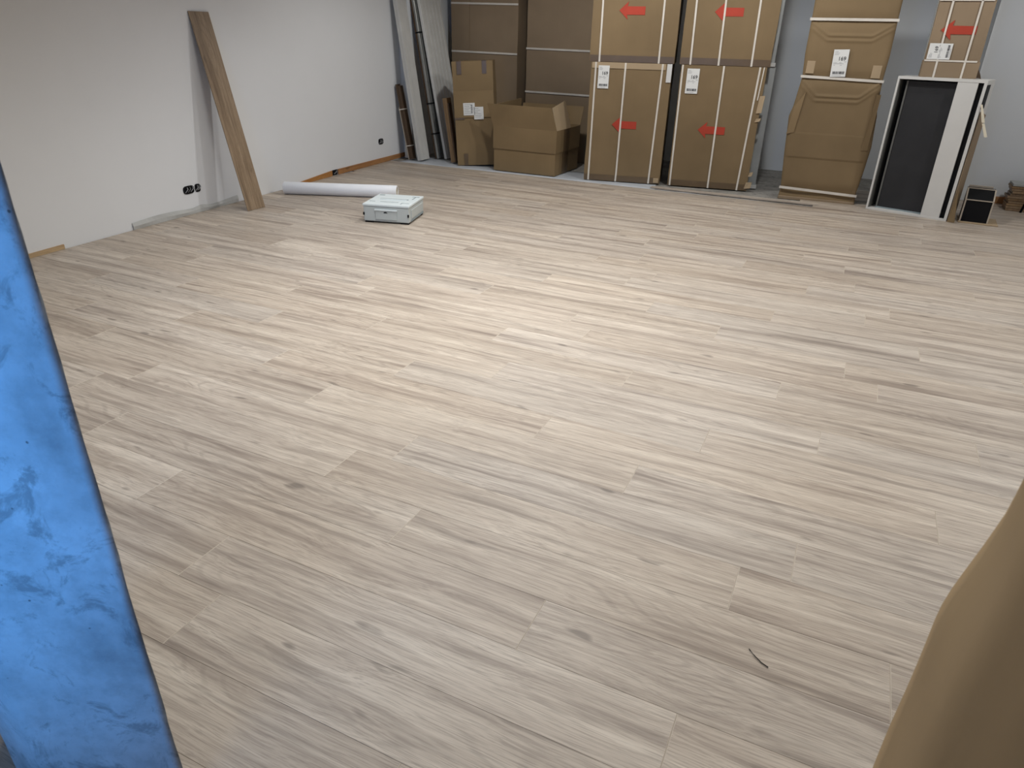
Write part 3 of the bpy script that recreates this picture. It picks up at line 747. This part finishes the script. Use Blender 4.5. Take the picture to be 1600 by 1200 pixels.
box('edge_trim', 0.008, 0.203, 0.006, 0.016, 0.179, 0.186, M_EDGE, t); box('edge_trim', 0.008, 0.203, 0.130, 0.14, 0.258, 0.266, M_EDGE, t)
box('rear_rim', 0.006, 0.19, 0.201, 0.212, 0.0, 0.278, M_EDGE, t, 0.002)

# stacked boards by the right end of the back wall
for i in range(11):
    x0 = 1.345 + random.uniform(-0.015, 0.015) + 0.002*i; 
    o = box('offcut_board', x0, x0+0.52, 7.97+random.uniform(-0.008, 0.008), 8.17, 0.0005+i*0.0225, 0.0005+i*0.0225+0.0205, [M_TIMBER, M_GREYP][i == 10], None, 0.002)
    nth = ['lowest', 'second', 'third', 'fourth', 'fifth', 'sixth', 'seventh', 'eighth', 'ninth', 'tenth'][min(i, 9)]
    tag(o, 'grey topmost board of the low stack by the back wall' if i == 10 else nth + (' wooden board' if i == 0 else ' wooden board from the bottom') + ' of the low stack at the right edge', 'board', 'boards stacked at the right edge')
bm = bmesh.new(); tube(bm, [(1.475, 7.93, 0.0), (1.52, 7.945, 0.24), (1.535, 7.95, 0.34)], 0.010, 8); tag(obj('metal_leg', bm, M_BLACK, None, True), 'thin black rod leaning on the board stack at the right edge', 'rod')

# ------------------------------------------------------------------ leaning boards in the far left corner
def leaner(name, label, cat, xb, y0, y1, thick, xt, zt, L, mm, group=None, build=None, yt=0.0):
    """board standing on its end, leaning towards the left wall; local x = thickness, y = width, z = length"""
    ang = math.atan2(xt-xb, zt)
    t = thing(name, label, cat, (xb, y0, 0.0), group=group, rot=(yt, ang, 0))
    t.location.z = thick*max(0.0, -math.sin(ang))*0 + 0.002
    if build: build(t, y1-y0, thick, L)
    return t
def b_white(t, wd, th_, L):
    box('edge_board', 0.0, 0.030, 0, wd, 0, L, M_WHITEP, t, 0.0015)
    box('face_board', 0.0315, th_, 0.0, wd, 0, L, M_WHITEP, t, 0.0015)
    box('face_groove', th_-0.001, th_+0.0006, wd*0.30, wd*0.33, 0, L, M_STRIP, t)
leaner('white_boards', 'pair of white boards standing on end and leaning in the far left corner', 'boards', -4.735, 7.30, 7.475, 0.060, -4.985, 1.69, 2.0, None, build=b_white)
def b_post(t, wd, th_, L):
    box('upright', 0.0, 0.030, 0, 0.030, 0, L, M_STEEL, t, 0.002); box('side_channel', 0.0, th_, 0.031, wd, 0, L, M_STEELD, t, 0.002)
    box('backing_board', -0.020, -0.001, -0.004, wd, 0, L, M_BROWN, t)
    for z in (0.28, 0.62, 1.38): box('cable_tie', -0.0225, th_+0.003, -0.006, wd+0.002, z, z+0.014, M_BLACK, t, 0.001)
    for z in (1.10, 1.16, 1.22, 1.30): box('slot', th_-0.001, th_+0.001, 0.06, 0.10, z, z+0.02, M_BLACK, t)
leaner('shelf_uprights', 'bundle of metal shelf uprights with black ties between the white boards', 'metal posts', -4.625, 7.56, 7.72, 0.040, -4.905, 1.70, 1.75, None, build=b_post)
def b_ridge(t, wd, th_, L):
    box('panel', 0.0, th_, 0.0, wd, 0, L, M_WHITEP, t, 0.001)
    for k in range(6): box('ridge', th_-0.0005, th_+0.006, 0.02+wd*k/6, 0.02+wd*k/6+0.03, 0.0, L, M_WHITEP, t, 0.002)
    box('edge_rail', -0.004, th_+0.008, -0.020, -0.0005, 0, L, M_WHITE, t, 0.002)
leaner('ridged_panel', 'wide ridged white panel leaning behind the taped carton', 'panel', -4.525, 7.60, 8.04, 0.022, -4.845, 1.70, 1.80, None, build=b_ridge)
def b_brown(t, wd, th_, L):
    box('plank', 0.0, 0.020, 0, wd, 0, L, M_BROWN, t, 0.001); box('plank', 0.023, th_, 0.004, wd, 0, L-0.02, M_BROWN, t, 0.001)
    box('edge_lath', -0.010, -0.0005, -0.004, 0.012, 0, L-0.25, M_EDGE, t)
    for z in (0.15, 0.56): box('tie', -0.0125, th_+0.002, -0.006, wd+0.002, z, z+0.010, M_STRAP, t)
leaner('brown_planks', 'short dark brown tied planks leaning left of the white boards', 'planks', -4.868, 7.325, 7.395, 0.055, -5.02, 0.82, 0.84, None, build=b_brown)
def b_block(t, wd, th_, L):
    box('block', 0.0, 0.030, 0, wd, 0, L, M_WHITE, t, 0.001); box('block', 0.032, th_, 0, wd, 0, L-0.002, M_WHITE, t, 0.001)
leaner('white_offcut', 'small white board offcut standing in the far left corner', 'offcut', -4.985, 7.41, 7.47, 0.085, -4.985, 1.0, 0.155, None, build=b_block)
def b_kraft(t, wd, th_, L): 
    box('beam', 0.0, th_, 0, wd, 0, L, M_TIMBER, t, 0.002); box('lath', th_+0.002, th_+0.018, 0.0, wd*0.6, 0, L*0.92, M_BROWN, t, 0.001)
leaner('brown_beam', 'light brown timber beam leaning against the left side of the taped carton', 'timber', -4.330, 7.40, 7.50, 0.055, -4.435, 0.70, 0.71, None, build=b_kraft)

# ------------------------------------------------------------------ film, laths and bits on the floor
bm = bmesh.new(); rg = random.Random(5)
n = 40; fr, bk = [], []
for i in range(n+1):
    x = -4.92 + i*(4.15)/n
    if x < -1.9: yf, yb = FLOOR_EDGE+0.004+rg.uniform(0, 0.02), 7.62+0.10*math.sin(i*0.7)
    else: yf, yb = FLOOR_EDGE+0.003+rg.uniform(0, 0.006), FLOOR_EDGE+0.045+rg.uniform(0, 0.02)
    fr.append((x, yf)); bk.append((x, yb))
rowsv = []
for k in range(6):
    row = []
    for i in range(n+1):
        y = fr[i][1] + (bk[i][1]-fr[i][1])*k/5; z = -0.0105 + 0.004*abs(noise.noise(Vector((fr[i][0]*5, y*6, 0))))
        row.append(bm.verts.new((fr[i][0], y, z)))
    rowsv.append(row)
for a_, b_ in zip(rowsv[:-1], rowsv[1:]):
    for i in range(n): bm.faces.new((a_[i], a_[i+1], b_[i+1], b_[i]))
fm = obj('underlay_film', bm, M_UNDER, None, True); md = fm.modifiers.new('thickness', 'SOLIDIFY'); md.thickness = 0.002
tag(fm, 'crinkled white underlay film along the far edge of the laminate', 'film')
o = box('wood_lath', 0, 1.62, 0, 0.085, 0, 0.010, M_FLOOR); o.location = (-1.86, 7.215, -0.0055); o.rotation_euler = (0, 0, R(0.5)); tag(o, 'flat oak lath lying in front of the lower right carton', 'lath')
bm = bmesh.new(); tube(bm, [(0.018, 1.428, 0.003), (0.034, 1.409, 0.005), (0.052, 1.397, 0.003), (0.070, 1.389, 0.003)], 0.0014, 5)
sp = obj('dark_splinter', bm, M_BLACK, None); tag(sp, 'thin dark splinter lying on the laminate near the viewer', 'splinter')
